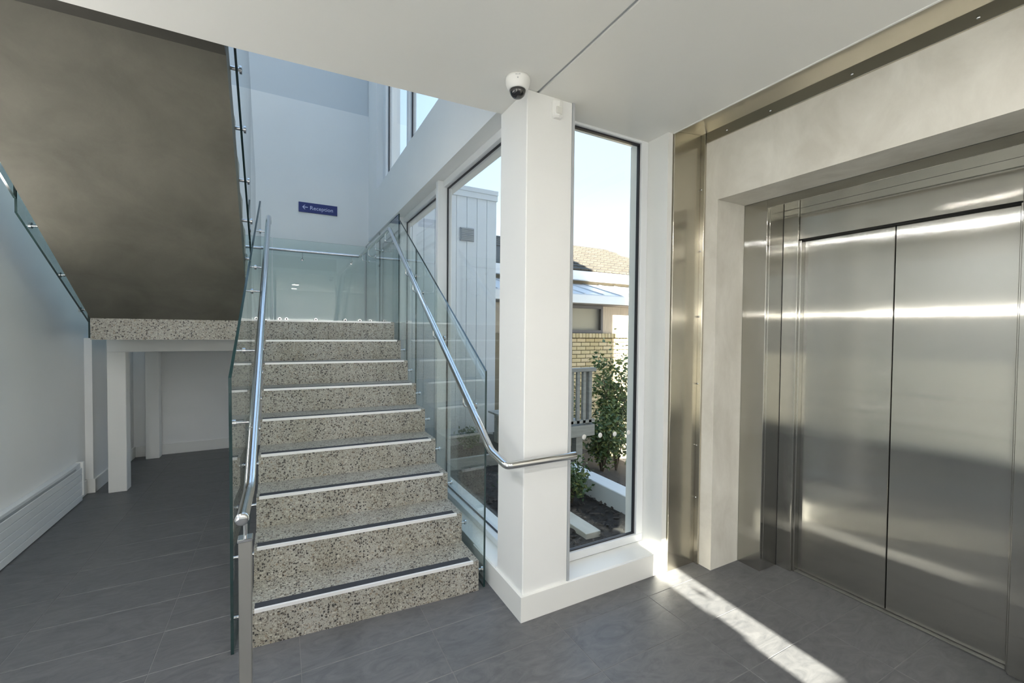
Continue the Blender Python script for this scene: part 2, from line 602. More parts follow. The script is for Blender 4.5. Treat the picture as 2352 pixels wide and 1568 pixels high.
# ------------------------------------------------------------------ ceiling
ceil = MB()
CE0, CE1 = 2.335, 2.270
def edge(x):
    return CE0 if x <= -0.2 else CE0 + (CE1 - CE0) * (x + 0.2) / 1.335
lo = [(XL, YR, CZ), (1.195, YR, CZ), (1.195, edge(1.195), CZ), (-0.2, CE0, CZ), (XL, CE0, CZ)]
ceil.prism(lo, [(x, y, CZ + 0.09) for x, y, z in lo])
ceil.box(1.213, 2.2, YR, 2.14, CZ, CZ + 0.09)
ceil.box(1.10, 1.30, YR, 2.14, CZ + 0.012, CZ + 0.10)
ceiling = struct('ceiling', ceil, CEIL, 'flat white plasterboard ceiling with one dark joint over the lobby', 'ceiling')
MB().box(1.192, 1.216, YR, 2.0, CZ + 0.009, CZ + 0.0115).build('shadow_gap', GREYTRIM, ceiling)
MB().box(2.196, 2.206, YR, 1.95, CZ - 0.004, CZ + 0.02).build('edge_bead', TRIM, ceiling)
lo = [(XL, YR, CZ + 0.1), (2.47, YR, CZ + 0.1), (2.47, 2.1, CZ + 0.1), (1.135, 2.2, CZ + 0.1), (-0.2, CE0 - 0.1, CZ + 0.1), (XL, CE0 - 0.1, CZ + 0.1)]
struct('ceiling_slab', MB().prism(lo, [(x, y, 3.20) for x, y, z in lo]), CSOF, 'concrete floor slab above the white lobby ceiling', 'slab')
sky_l = empty('fill_rooflight', (-0.2, 3.5, ROOFZ), 'unseen rooflight added over the stairwell for sky fill', 'window', kind='structure')
for y in (0.4, 1.9, 3.4, 4.9, 6.6):  # unseen rooflight, added to bring sky light into the stairwell
    MB().box(XL - 0.1, 1.45, y, y + 0.06, ROOFZ, ROOFZ + 0.12).build('fill_glazing_bar', FRAME, sky_l)
for a, b in ((0.46, 1.9), (1.96, 3.4), (3.46, 4.9), (4.96, 6.6)):
    MB().box(XL - 0.1, 1.45, a, b, ROOFZ + 0.05, ROOFZ + 0.056).build('pane', GLASS, sky_l)  # panes of the added rooflight

# ------------------------------------------------------------------ walls
wl = MB()
wl.box(XL - 0.2, XL, 0.22, YB + 0.2, -0.1, ROOFZ)
wl.box(XL - 0.2, XL, YR - 0.2, 0.22, 2.62, ROOFZ)
wl.box(XL - 0.2, XL, YR - 0.2, -2.2, -0.1, 2.62)
wl.box(XL, -1.565, 5.40, YB, 0, 1.455)
wall_left = struct('wall_left', wl, WHITE, 'long white wall at the left beside the low heater')
wb = MB().box(XL - 0.2, 1.45, YB, YB + 0.2, -0.1, TOP)
struct('landing_stand_in', MB().box(XL - 0.2, 1.45, YB + 0.015, YB + 0.2, TOP, ROOFZ), GREY_STAND_IN, 'greyer wall standing in for the next landing underside above the back wall')
wall_back = struct('wall_back', wb, WHITE, 'white back wall of the stairwell behind the half landing')
wr = MB()
# rear wall with a narrow sidelight
SX0, SX1, SZ0, SZ1 = 1.815, 2.010, 1.56, 2.29
wr.box(XL - 0.2, SX0, YR - 0.2, YR, -0.1, CZ + 0.1)
wr.box(SX1, 3.3, YR - 0.2, YR, -0.1, CZ + 0.1)
wr.box(SX0, SX1, YR - 0.2, YR, -0.1, SZ0)
wr.box(SX0, SX1, YR - 0.2, YR, SZ1, CZ + 0.1)
struct('wall_rear', wr, WHITE, 'white wall behind the camera with a narrow sidelight')
up = MB()
up.box(XL - 0.2, 1.5, 0.2, 0.4, 3.2, 10.6)  # unseen front mass, made tall so no sun enters the rooflight
up.box(XL - 0.2, 6.0, YR - 0.2, 0.2, 3.2, 10.6)
up.box(1.30, 6.0, 0.2, 2.2, 3.2, 10.6)
up.box(3.12, 6.0, YR - 0.2, 2.2, -0.1, 3.2)
struct('raised_shade_masses', up, WHITE, 'upper storey and lift shaft masses, raised to shade the added rooflight', 'wall')

# skirtings
sk = MB()
sk.bbox(XL, XL + 0.018, 5.22, 5.40, 0, 0.13, 0.003)
sk.bbox(-1.565, -1.547, 5.385, YB, 0, 0.13, 0.003)
sk.bbox(XL, -1.547, 5.382, 5.40, 0, 0.13, 0.003)
struct('baseboard_left', sk, TRIM, 'white skirting board along the left wall beyond the heater', 'baseboard')
struct('baseboard_back', MB().bbox(-1.547, 0.9, YB - 0.018, YB, 0, 0.13, 0.003), TRIM, 'white skirting board on the wall under the landing', 'baseboard')
sf = MB()
sf.bbox(1.117, 1.135, 1.970, 2.60, 0, 0.137, 0.0005)
sf.bbox(1.117, 2.205, 1.952, 1.970, 0, 0.137, 0.0005)
struct('baseboard_front', sf, TRIM, 'white skirting board around the foot of the white column', 'baseboard')

# ------------------------------------------------------------------ corner column, window wall
col = empty('column', (1.28, 2.12, 0), 'square white column between the stair and the narrow window', 'column')
MB().bbox(1.135, 1.425, 1.970, 2.275, 0, CZ, 0.004).build('shaft', WHITE, col)
MB().box(1.425, 1.440, 1.966, 2.24, 0.125, CZ).build('edge_trim', GREYTRIM, col)

low = MB()
low.box(1.135, 2.22, 1.970, 2.24, -0.05, 0.132)            # dwarf wall under the window
low.box(2.16, 2.20, 1.955, 2.24, 0.132, CZ)                # jamb
low.box(2.20, 2.47, 1.965, 2.24, -0.05, CZ + 0.1)          # wall behind the steel cover
low.box(2.115, 2.16, 2.175, 2.24, 0.132, CZ)               # outer jamb
low.box(1.30, 1.46, 2.20, 2.29, 0.0, 3.2)
low.box(1.425, 2.22, 2.10, 2.24, CZ + 0.005, 3.3)
wall_front = struct('wall_front', low, TRIM, 'white wall and jamb around the narrow window by the lift')
win1 = empty('window_1', (1.80, 2.15, 0.13), 'tall narrow window right of the white column', 'window', kind='structure')
MB().bbox(1.44, 2.16, 1.962, 2.125, 0.126, 0.140, 0.002).build('sill', TRIM, win1)
f = MB()
f.bbox(1.44, 2.16, 2.122, 2.175, 0.140, 0.192, 0.003)
f.bbox(2.103, 2.16, 2.122, 2.175, 0.192, CZ, 0.003)
f.bbox(1.44, 1.49, 2.122, 2.175, 0.192, CZ, 0.003)
f.bbox(1.49, 2.103, 2.122, 2.175, 2.803, CZ, 0.003)
f.build('frame', FRAME, win1)
g = MB()
g.box(1.49, 2.103, 2.140, 2.16, 0.192, 0.199)
g.box(2.094, 2.103, 2.140, 2.16, 0.199, 2.803)
g.box(1.49, 2.094, 2.140, 2.16, 2.792, 2.803)
g.build('gasket', GASKET, win1)
MB().box(1.49, 2.095, 2.147, 2.153, 0.198, 2.795).build('pane', GLASS, win1)
for x, z in ((1.674, 0.893), (1.803, 0.891), (1.924, 0.886), (2.045, 0.884)):
    MB().lathe((x, 2.1465, z), [(0.0001, 0), (0.0165, 0), (0.0165, 0.0005), (0.0001, 0.0005)], 20, axis='Y').build('safety_dot', PLASTIC, win1)

# side window beside the stair
win2 = empty('window_2', (1.30, 4.4, 0.13), 'long floor to ceiling window beside the terrazzo stair', 'window', kind='structure')
side = MB()
side.box(1.135, 1.45, 2.28, YB, -0.1, 0.132)
side.box(1.26, 1.45, 6.45, YB, 0.13, 2.86)
struct('wall_sill', side, TRIM, 'low white wall under the long window beside the stair')
MB().bbox(1.125, 1.25, 2.277, 6.6, 0.130, 0.142, 0.002).build('sill', TRIM, win2)
ym = [2.29, 3.62, 5.00, 6.36]
MB().bbox(1.24, 1.33, 2.28, 6.6, 0.142, 0.185, 0.003).build('bottom_frame', FRAME, win2)
MB().bbox(1.25, 1.33, 2.28, 6.6, 2.805, 2.862, 0.003).build('top_frame', FRAME, win2)
for y in ym:
    MB().bbox(1.20, 1.33, y, y + 0.055, 0.142, 2.86, 0.003).build('mullion', FRAME, win2)
for a, b in zip(ym, ym[1:]):
    MB().box(1.297, 1.303, a + 0.05, b + 0.005, 0.18, 2.81).build('pane', GLASS, win2)
    g = MB()
    g.box(1.285, 1.296, a + 0.055, b, 0.185, 0.192)
    g.box(1.285, 1.296, a + 0.055, b, 2.793, 2.805)
    g.box(1.285, 1.296, b - 0.012, b, 0.192, 2.793)
    g.box(1.285, 1.296, a + 0.055, a + 0.063, 0.192, 2.793)
    g.build('gasket', GASKET, win2)

bulk = MB()
bulk.box(1.14, 1.45, 2.275, YB, 2.862, 3.455)
bulk.box(1.14, 1.45, 6.02, YB, 3.455, ROOFZ)
bulk.box(1.14, 1.45, 0.4, 2.276, 2.93, ROOFZ)
struct('wall_bulkhead', bulk, WHITE, 'white bulkhead band between the lower and upper side windows')
win3 = empty('window_3', (1.28, 4.1, 3.455), 'upper window over the bulkhead showing pale blue sky', 'window', kind='structure')
for y, w in ((2.28, 0.06), (3.35, 0.07), (4.70, 0.07), (5.86, 0.10)):
    MB().bbox(1.22, 1.31, y, y + w, 3.455, ROOFZ, 0.003).build('mullion', FRAME, win3)
MB().bbox(1.22, 1.31, 2.28, 6.02, 3.455, 3.49, 0.003).build('bottom_frame', FRAME, win3)
MB().bbox(1.22, 1.31, 5.96, 6.02, 3.455, ROOFZ, 0.003).build('side_frame', FRAME, win3)
for a, b in ((2.34, 3.35), (3.42, 4.70), (4.77, 5.86)):
    MB().box(1.272, 1.278, a - 0.005, b + 0.005, 3.485, ROOFZ).build('pane', GLASS, win3)
    g = MB()
    g.box(1.258, 1.272, a, a + 0.012, 3.49, ROOFZ)
    g.box(1.258, 1.272, b - 0.012, b, 3.49, ROOFZ)
    g.build('gasket', GASKET, win3)

# ------------------------------------------------------------------ concrete lift portal and stainless entrance
por = MB()
por.box(2.47, 2.744, 1.825, 1.965, 0, CZ + 0.12)
por.box(2.47, 2.73, -2.5, 0.375, 0, CZ + 0.12)
por.box(2.47, 2.744, 0.375, 1.825, 2.41, CZ + 0.12)
por.box(2.73, 3.12, -2.5, 0.375, 0, CZ + 0.12)
por.box(2.744, 3.12, 1.826, 2.24, 0, CZ + 0.12)
struct('wall_right', por, CPOR, 'board marked pale concrete portal framing the lift doors')
lift = empty('lift_entrance', (2.99, 1.10, 0), 'stainless steel lift entrance with two closed sliding doors', 'lift doors')
MB().bbox(2.990, 3.02, 1.102, 1.585, 0.006, 2.165, 0.002).build('door_panel', STEEL, lift)
MB().bbox(2.990, 3.02, 0.615, 1.098, 0.006, 2.165, 0.002).build('door_panel', STEEL, lift)
MB().box(3.005, 3.03, 1.0975, 1.1025, 0.006, 2.165).build('door_gap', DARK, lift)
for sgn in (1, -1):
    def Y(v):
        return 1.10 + sgn * v
    j = MB()
    j.bbox(2.745, 2.775, Y(0.568), Y(0.725), 0, 2.41, 0.002)           # outer leaf
    j.bbox(2.775, 2.940, Y(0.568), Y(0.590), 0, 2.41, 0.002)           # return
    j.bbox(2.925, 2.945, Y(0.475), Y(0.568), 0, 2.36, 0.002)           # inner leaf
    j.bbox(2.945, 2.990, Y(0.465), Y(0.478), 0, 2.155, 0.002)          # inner return
    j.box(2.945, 3.05, Y(0.48), Y(0.72), 0, 2.41)
    j.build('jamb', STEEL, lift)
    MB().box(2.924, 2.9265, Y(0.5655), Y(0.5685), 0, 2.36).build('jamb_seam', DARK, lift)
h = MB()
h.bbox(2.745, 2.775, 0.53, 1.67, 2.357, 2.41, 0.002)
h.bbox(2.775, 2.945, 0.53, 1.67, 2.36, 2.385, 0.002)
h.bbox(2.940, 3.03, 0.626, 1.574, 2.160, 2.36, 0.001)
h.build('header', STEEL, lift)
MB().box(2.955, 2.99, 0.635, 1.565, 2.156, 2.160).build('header_shadow_gap', DARK, lift)
MB().bbox(2.955, 3.01, 0.62, 1.58, 0.0, 0.005, 0.001).build('threshold', DARKSTEEL, lift)
MB().box(3.03, 3.06, 0.4, 1.8, 0, 2.45).build('back_panel', DARK, lift)

cov = empty('joint_cover', (2.33, 1.945, 0), 'upright stainless cover strip between white jamb and concrete portal', 'cover strip')
MB().bbox(2.206, 2.452, 1.944, 1.964, 0, CZ + 0.058, 0.002).build('plate', STEELV, cov)
MB().bbox(2.452, 2.469, 1.912, 1.964, 0, CZ + 0.058, 0.002).build('flange', STEELV, cov)
for z in (2.50, 2.096, 1.662, 1.215, 0.80, 0.448):
    MB().lathe((2.452, 1.936, z), [(0.0001, -0.003), (0.006, -0.002), (0.0065, 0.001)], 10, axis='X').build('screw', CHROME, cov)
cov2 = empty('soffit_cover', (2.33, 0, CZ), 'long stainless cover strip along the ceiling above the lift portal', 'cover strip')
lo = [(2.206, YR, CZ + 0.012), (2.455, YR, CZ + 0.040), (2.455, YR, CZ + 0.06), (2.206, YR, CZ + 0.06)]
MB().prism(lo, [(x, 1.943, z) for x, y, z in lo]).build('plate', SOFSTEEL, cov2)
MB().bbox(2.455, 2.469, YR, 1.905, 2.795, CZ + 0.06, 0.002).build('flange', STEELV, cov2)
for y in (1.76, 1.489, 1.092, 0.661, 0.22):
    MB().lathe((2.455, y, 2.822), [(0.0001, -0.003), (0.006, -0.002), (0.0065, 0.001)], 10, axis='X').build('screw', CHROME, cov2)

# ------------------------------------------------------------------ lower terrazzo stair
stair = empty('staircase', (0.45, 2.4, 0), 'grey terrazzo stair with silver nosings rising to the half landing', 'staircase')
X0, X1 = -0.135, 1.035
def quad_prism(mb, x0, x1, f0, f1, z0, z1, mi=0):
    lo = [(x0, f0(x0), z0), (x1, f0(x1), z0), (x1, f1(x1), z0), (x0, f1(x0), z0)]
    return mb.prism(lo, [(x, y, z1) for x, y, z in lo], mi, mi)
for n in range(1, 10):
    z1 = RISE * n
    m = MB()
    if n < 9:
        quad_prism(m, X0, X1, lambda x: nosey(n, x), lambda x: nosey(n + 1, x) + 0.02, max(0, z1 - RISE - (0.10 if n > 1 else 0)), z1)
        s = m.build('step', TERR, stair)
    else:
        quad_prism(m, X0, X1, lambda x: nosey(9, x), lambda x: 6.62, LZ - RISE, LZ)
        s = m.build('landing', TERR, stair)
    m = MB()
    quad_prism(m, -0.12, 1.0, lambda x: nosey(n, x) - 0.004, lambda x: nosey(n, x) + 0.010, z1 - 0.012, z1 + 0.004)
    m.build('nosing_strip', ALU, s)
    m = MB()
    quad_prism(m, -0.12, 0.99, lambda x: nosey(n, x) + 0.010, lambda x: nosey(n, x) + 0.060, z1 - 0.004, z1 + 0.003)
    m.build('grip_strip', GRIT, s)
m = MB()
for n in range(2, 9):
    z1 = RISE * n
# landing slab continues left under the upper flight
land = empty('landing_slab', (-0.7, 5.6, 1.46), 'terrazzo half landing slab with a speckled front edge on white posts', 'landing')
MB().box(-1.345, X0 + 0.0, 4.615, 6.62, 1.455, LZ - 0.004).build('slab', TERR, land)

# white steel frame under the landing
fr = empty('support_frame', (-0.9, 5.9, 0), 'white steel posts and beam carrying the landing', 'support frame')
MB().bbox(-1.435, -1.300, 5.30, 5.43, 0, 1.325, 0.004).build('post', TRIM, fr)
MB().bbox(-1.420, -1.290, 6.49, 6.61, 0, 1.325, 0.004).build('post', TRIM, fr)
MB().bbox(-1.435, -0.14, 5.30, 5.43, 1.325, 1.452, 0.004).build('beam', TRIM, fr)
MB().bbox(-1.420, -1.290, 5.44, 6.61, 1.325, 1.452, 0.004).build('side_beam', TRIM, fr)

# ------------------------------------------------------------------ upper flight, seen from below
upf = empty('upper_staircase', (-0.8, 3.6, LZ), 'upper concrete flight with a smooth brown grey sloping soffit', 'staircase')
def sofz(y):
    return 1.628 + 0.677 * (4.6 - y)
sl = MB()
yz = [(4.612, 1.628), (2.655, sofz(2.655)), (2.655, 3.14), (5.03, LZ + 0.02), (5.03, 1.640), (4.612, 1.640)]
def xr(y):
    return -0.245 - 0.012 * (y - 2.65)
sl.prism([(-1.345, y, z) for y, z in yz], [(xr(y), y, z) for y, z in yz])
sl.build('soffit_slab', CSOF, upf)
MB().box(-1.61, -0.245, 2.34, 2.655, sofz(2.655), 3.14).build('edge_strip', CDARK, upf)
for k in range(1, 9):
    y1 = 5.03 - GO * (k - 1)
    MB().box(-1.345, -0.262, y1 - GO - 0.02, y1, LZ + RISE * (k - 1) - 0.02, LZ + RISE * k).build('step', TERR, upf)

# ------------------------------------------------------------------ glass balustrades
def panel(mb_yz, xf, t, name, parent, seam=None, edge_mat=None):
    """sheet glass: outline in Y,Z, X given by xf(y); thickness t; the edges are dark green"""
    m = MB()
    m.prism([(xf(y) - t / 2, y, z) for y, z in mb_yz], [(xf(y) + t / 2, y, z) for y, z in mb_yz], 0, 1)
    return m.build(name, [BGLASS, edge_mat or GEDGE], parent)
def standoff(p0, p1, r, name, parent, m=None):
    """a bright pin with a round cap each side of the glass"""
    p0, p1 = Vector(p0), Vector(p1)
    d = (p1 - p0).normalized()
    mb = MB()
    mb.cyl(p0, p1, r * 0.5, 12)
    mb.cyl(p0, p0 + d * 0.012, r, 14)
    mb.cyl(p1 - d * 0.012, p1, r, 14)
    return mb.build(name, m or CHROME, parent)

# left of the lower flight
def xl(y):
    return -0.211 + 0.0215 * (y - 2.35)
def railz(y):
    return 0.913 + 0.685 * (y - 2.058)
gl = empty('glass_balustrade', (-0.19, 3.4, 0), 'clear glass balustrade on the left side of the terrazzo stair', 'balustrade')
def topL(y):
    return 1.325 + 0.648 * (y - 2.36)
panel([(2.395, 0.0), (2.90, 0.02), (3.42, 0.40), (3.42, topL(3.42)), (2.36, topL(2.36)), (2.38, 0.9)], xl, 0.013, 'glass_panel', gl)
panel([(3.432, 0.41), (4.48, 1.15), (4.48, topL(4.48)), (3.432, topL(3.432))], xl, 0.013, 'glass_panel', gl)
for n in range(1, 9):
    y = nosey(n) + 0.14
    standoff((xl(y) - 0.022, y, RISE * n - 0.09), (X0 + 0.004, y, RISE * n - 0.09), 0.019, 'standoff', gl)

# right of the lower flight
gr = empty('glass_balustrade', (1.08, 3.4, 0), 'clear glass balustrade on the right of the stair before the window', 'balustrade')
xg = lambda y: 1.080
def topR(y):
    return 1.313 + 0.640 * (y - 2.335)
panel([(2.34, 0.0), (2.90, 0.02), (3.86, 0.62), (3.86, topR(3.86)), (2.335, topR(2.335))], xg, 0.012, 'glass_panel', gr)
panel([(3.866, 0.63), (4.50, 1.05), (4.50, topR(4.50)), (3.866, topR(3.866))], xg, 0.012, 'glass_panel', gr)
for n in range(1, 9):
    y = nosey(n, 1.0) + 0.07
    standoff((X1 - 0.004, y, RISE * n - 0.10), (1.094, y, RISE * n - 0.10), 0.015, 'standoff', gr)

# landing: right side and back
gb = empty('landing_balustrade', (0.5, 6.0, LZ), 'glass balustrade lining the right and back of the half landing', 'balustrade')
panel([(4.515, 1.40), (5.50, 1.40), (5.50, 2.765), (4.515, 2.765)], xg, 0.012, 'glass_panel', gb)
panel([(5.512, 1.40), (6.50, 1.40), (6.50, 2.765), (5.512, 2.765)], xg, 0.012, 'glass_panel', gb)
m = MB()
lo = [(-0.10, 6.53, LZ), (1.07, 6.53, LZ), (1.07, 6.53, 2.765), (-0.10, 6.53, 2.765)]
m.prism(lo, [(x, 6.542, z) for x, y, z in lo], 0, 1)
m.build('glass_panel', [BGLASS, GEDGE2], gb)
m = MB()
lo = [(-1.35, 6.53, LZ), (-0.112, 6.53, LZ), (-0.112, 6.53, 2.765), (-1.35, 6.53, 2.765)]
m.prism(lo, [(x, 6.542, z) for x, y, z in lo], 0, 1)
m.build('glass_panel', [BGLASS, GEDGE2], gb)
for x in (-0.02, 0.06, 0.42, 0.80, 1.0):
    standoff((x, 6.515, LZ + 0.055), (x, 6.66, LZ + 0.055), 0.02, 'standoff', gb)

# right side of the upper flight
gu = empty('upper_balustrade', (-0.21, 3.6, LZ), 'glass balustrade hung on the side of the upper flight', 'balustrade')
def botU(y):
    return 3.02 - 0.69 * (y - 2.72)
xu = lambda y: -0.212
panel([(2.50, 3.172), (3.86, botU(3.86)), (3.86, botU(3.86) + 1.25), (2.50, 4.42)], xu, 0.012, 'glass_panel', gu)
panel([(3.872, botU(3.872)), (4.62, botU(4.62)), (4.62, botU(4.62) + 1.25), (3.872, botU(3.872) + 1.25)], xu, 0.012, 'glass_panel', gu)
for y in (2.86, 3.16, 3.48, 3.78, 4.12, 4.45):
    z = botU(y) + 0.07
    standoff((-0.268, y, z), (-0.190, y, z), 0.022, 'standoff', gu)
# left side of the upper flight
gv = empty('upper_balustrade', (-1.40, 3.6, 1.46), 'glass edge panels between the upper flight and the left wall', 'balustrade')
xv = lambda y: -1.400
panel([(4.78, 1.465), (6.45, 1.465), (6.45, 2.75), (4.78, 2.75)], xv, 0.012, 'glass_panel', gv)
panel([(4.772, 1.60), (3.69, 2.237), (3.69, 3.45), (4.772, 2.85)], xv, 0.012, 'glass_panel', gv)
panel([(3.68, 2.318), (2.60, 3.0), (2.60, 4.2), (3.68, 3.53)], xv, 0.012, 'glass_panel', gv)
for y in (2.9, 3.3, 3.9, 4.3, 4.65):
    standoff((-1.42, y, sofz(y) + 0.10), (-1.343, y, sofz(y) + 0.10), 0.02, 'standoff', gv)

# ------------------------------------------------------------------ handrails
def bend(pts, r, k=5):
    """rounds the corners of a polyline"""
    pts = [Vector(p) for p in pts]
    out = [pts[0]]
    for a, b, c in zip(pts, pts[1:], pts[2:]):
        p, q = b + (a - b).normalized() * r, b + (c - b).normalized() * r
        for i in range(k + 1):
            t = i / k
            out.append(p * (1 - t) ** 2 + b * 2 * t * (1 - t) + q * t * t)
    out.append(pts[-1])
    return out
hl = empty('handrail', (-0.115, 3.1, 0), 'polished steel handrail on a square newel post left of the stair', 'handrail')
LR = [(-0.121, 1.715, 0.900), (-0.117, 2.03, 0.900), (-0.100, 4.50, railz(4.50) - 0.005), (-0.100, 4.62, 2.54)]
MB().tube(bend(LR, 0.05), 0.0205, 16).build('rail_tube', CHROME, hl)
MB().lathe((-0.121, 1.715, 0.900), [(0.0001, -0.008), (0.014, -0.008), (0.0215, -0.004), (0.0215, 0.012)], 18, axis='Y').build('end_cap', CHROME, hl)
np_ = MB().bbox(-0.141, -0.099, 1.83, 1.872, 0, 0.770, 0.002).build('newel_post', SATIN, hl)
m = MB().bbox(-0.144, -0.096, 1.827, 1.875, 0.770, 0.782, 0.002)
m.cyl((-0.120, 1.851, 0.78), (-0.120, 1.851, 0.885), 0.007, 10)
m.bbox(-0.132, -0.108, 1.83, 1.872, 0.872, 0.881, 0.001)
m.build('post_cap', CHROME, np_)
for y in (2.45, 2.93, 3.50, 3.80, 4.36):
    z = railz(y) - 0.085
    x = -0.115 + 0.007 * (y - 2.2)
    m = MB()
    m.tube(bend([(xl(y) + 0.006, y, z), (x, y, z), (x, y, z + 0.075)], 0.012), 0.006, 10)
    m.cyl((xl(y) + 0.006, y, z), (xl(y) + 0.014, y, z), 0.018, 14)
    m.cyl((xl(y) - 0.014, y, z), (xl(y) - 0.006, y, z), 0.018, 14)
    m.build('bracket', CHROME, hl)
hr = empty('handrail', (0.985, 3.1, 0), 'steel handrail right of the stair wrapping the white column', 'handrail')
HR = [(1.425, 1.903, 0.873), (1.000, 1.903, 0.873), (0.985, 2.06, 0.913), (0.985, 4.52, 2.600), (0.985, 6.43, 2.600), (-0.9, 6.43, 2.600)]
MB().tube(bend(HR, 0.028), 0.0205, 16).build('rail_tube', CHROME, hr)
def side_bracket(x, y, z, wx, wy):
    m = MB()
    m.tube(bend([(x, y, z - 0.015), (x, y, z - 0.095), (wx, wy, z - 0.095)], 0.03), 0.0055, 8)
    d = Vector((wx - x, wy - y, 0)).normalized()
    p = Vector((wx, wy, z - 0.095))
    m.cyl(p - d * 0.008, p, 0.018, 14)
    m.build('bracket', CHROME, hr)
for y in (2.46, 3.06, 3.62, 3.86):
    side_bracket(0.985, y, railz(y) - 0.008, 1.073, y)
for y in (4.75, 5.3, 5.75, 6.2):
    side_bracket(0.985, y, 2.6, 1.073, y)
for x in (0.88, 0.25, -0.4):
    side_bracket(x, 6.43, 2.6, x, 6.528)

# ------------------------------------------------------------------ heater on the left wall
he = empty('convector_heater', (-1.585, 3.2, 0.02), 'long low white convector heater on the left wall', 'heater')
HY0, HY1 = 1.50, 5.20
MB().box(XL, -1.585, HY0, HY1, 0.0, 0.345).build('body', HEAT, he)
for k in range(5):
    z = 0.006 + k * 0.060
    MB().bbox(-1.586, -1.572, HY0, HY1 - 0.03, z, z + 0.0575, 0.004).build('slat', HEAT, he)
MB().bbox(-1.600, -1.572, HY0, HY1 - 0.14, 0.325, 0.352, 0.003).build('top_rail', HEAT, he)
MB().box(-1.584, -1.578, HY0, HY1 - 0.14, 0.307, 0.325).build('grille_slot', GREYTRIM, he)
MB().bbox(XL, -1.566, HY1 - 0.03, HY1, 0.05, 0.350, 0.003).build('end_cap', PLASTIC, he)

# ------------------------------------------------------------------ devices and sign
cam = empty('security_camera', (1.048, 1.915, CZ), 'white dome security camera on the ceiling by the column', 'camera')
c = (1.048, 1.915, CZ)
MB().lathe(c, [(0.0001, 0.0), (0.060, 0.0), (0.0615, -0.012), (0.060, -0.030), (0.054, -0.047), (0.047, -0.058), (0.042, -0.062), (0.040, -0.060)], 32).build('housing', PLASTIC, cam)
MB().lathe(c, [(0.0405, -0.058), (0.0395, -0.070), (0.034, -0.083), (0.024, -0.093), (0.012, -0.098), (0.0001, -0.0985)], 28).build('dome', SMOKE, cam)
# maker's mark on the housing: a row of tiny letters and a round dot, facing the camera
dv = Vector((-1.048, -1.915, 0)).normalized()
sv = Vector((-dv.y, dv.x, 0))
m = MB()
for i, (w, hh) in enumerate(((0.004, 0.006), (0.003, 0.004), (0.003, 0.004), (0.003, 0.004), (0.004, 0.004))):
    p = Vector(c) + dv * 0.0618 + sv * (-(i - 2) * 0.0048) + Vector((0, 0, -0.016))
    m.raw([p - sv * w / 2, p + sv * w / 2, p + sv * w / 2 + Vector((0, 0, hh)), p - sv * w / 2 + Vector((0, 0, hh))], [(0, 1, 2, 3)])
m.build('maker_mark', GREYTRIM, cam)
p = Vector(c) + dv * 0.0606 + Vector((0, 0, -0.029))
m = MB()
m.raw([p + sv * 0.0035 * math.cos(q) + Vector((0, 0, 0.0035 * math.sin(q))) for q in [i * math.pi / 5 for i in range(10)]], [list(range(10))])
m.build('status_dot', GREYTRIM, cam)

pir = empty('motion_sensor', (1.318, 1.955, 2.72), 'small white motion sensor at the top of the column', 'sensor')
prof = [(-0.030, 0.0), (-0.030, 0.012), (-0.022, 0.026), (0.0, 0.032), (0.022, 0.026), (0.030, 0.012), (0.030, 0.0)]
def pirloop(z, k):
    return [(1.318 + x * k, 1.970 - y * k, z) for x, y in prof]
loops = [pirloop(2.705, 0.75), pirloop(2.712, 1.0), pirloop(2.79, 1.05), pirloop(2.80, 0.85)]
m = MB()
n = len(prof)
vs_ = [p for l in loops for p in l]
fs_ = [tuple(range(n))[::-1], tuple(range(3 * n, 4 * n))]
for i in range(3):
    for j in range(n - 1):
        fs_.append((i * n + j, i * n + j + 1, (i + 1) * n + j + 1, (i + 1) * n + j))
m.raw(vs_, fs_)
m.build('housing', PLASTIC, pir)
MB().bbox(1.300, 1.336, 1.934, 1.945, 2.722, 2.760, 0.003).build('lens', pbr('milky_lens', (0.7, 0.7, 0.66), 0.3), pir)

sg = empty('wall_sign', (0.46, 6.655, 3.18), 'blue sign with a white left arrow and the word Reception', 'sign')
MB().bbox(0.213, 0.709, 6.648, 6.66, 3.183, 3.318, 0.001).build('board', SIGNB, sg)
def text_mesh(txt, size):
    cu = bpy.data.curves.new('lettering', 'FONT')
    cu.body = txt
    cu.size = size
    cu.extrude = 0.0006
    cu.resolution_u = 3
    o = bpy.data.objects.new('lettering_tmp', cu)
    COL.objects.link(o)
    bpy.context.view_layer.update()
    me = bpy.data.meshes.new_from_object(o.evaluated_get(bpy.context.evaluated_depsgraph_get()))
    bpy.data.objects.remove(o)
    bpy.data.curves.remove(cu)
    return me
me = text_mesh('Reception', 0.074)
me.materials.clear()
me.materials.append(SIGNW)
t = bpy.data.objects.new('lettering', me)
COL.objects.link(t)
t.parent = sg
t.rotation_euler = (math.pi / 2, 0, 0)
t.location = Vector((0.352, 6.647, 3.226)) - ORI[sg.name]
w = max(v.co.x for v in me.vertices)
t.scale = (0.30 / w, 1, 1)
m = MB()
zc = 3.252
for poly in ([(0.258, zc), (0.286, zc + 0.030), (0.297, zc + 0.030), (0.272, zc + 0.004), (0.272, zc - 0.004), (0.297, zc - 0.030), (0.286, zc - 0.030)],
             [(0.268, zc + 0.005), (0.328, zc + 0.005), (0.328, zc - 0.005), (0.268, zc - 0.005)]):
    m.prism([(x, 6.6475, z) for x, z in poly], [(x, 6.6462, z) for x, z in poly])
m.build('arrow', SIGNW, sg)

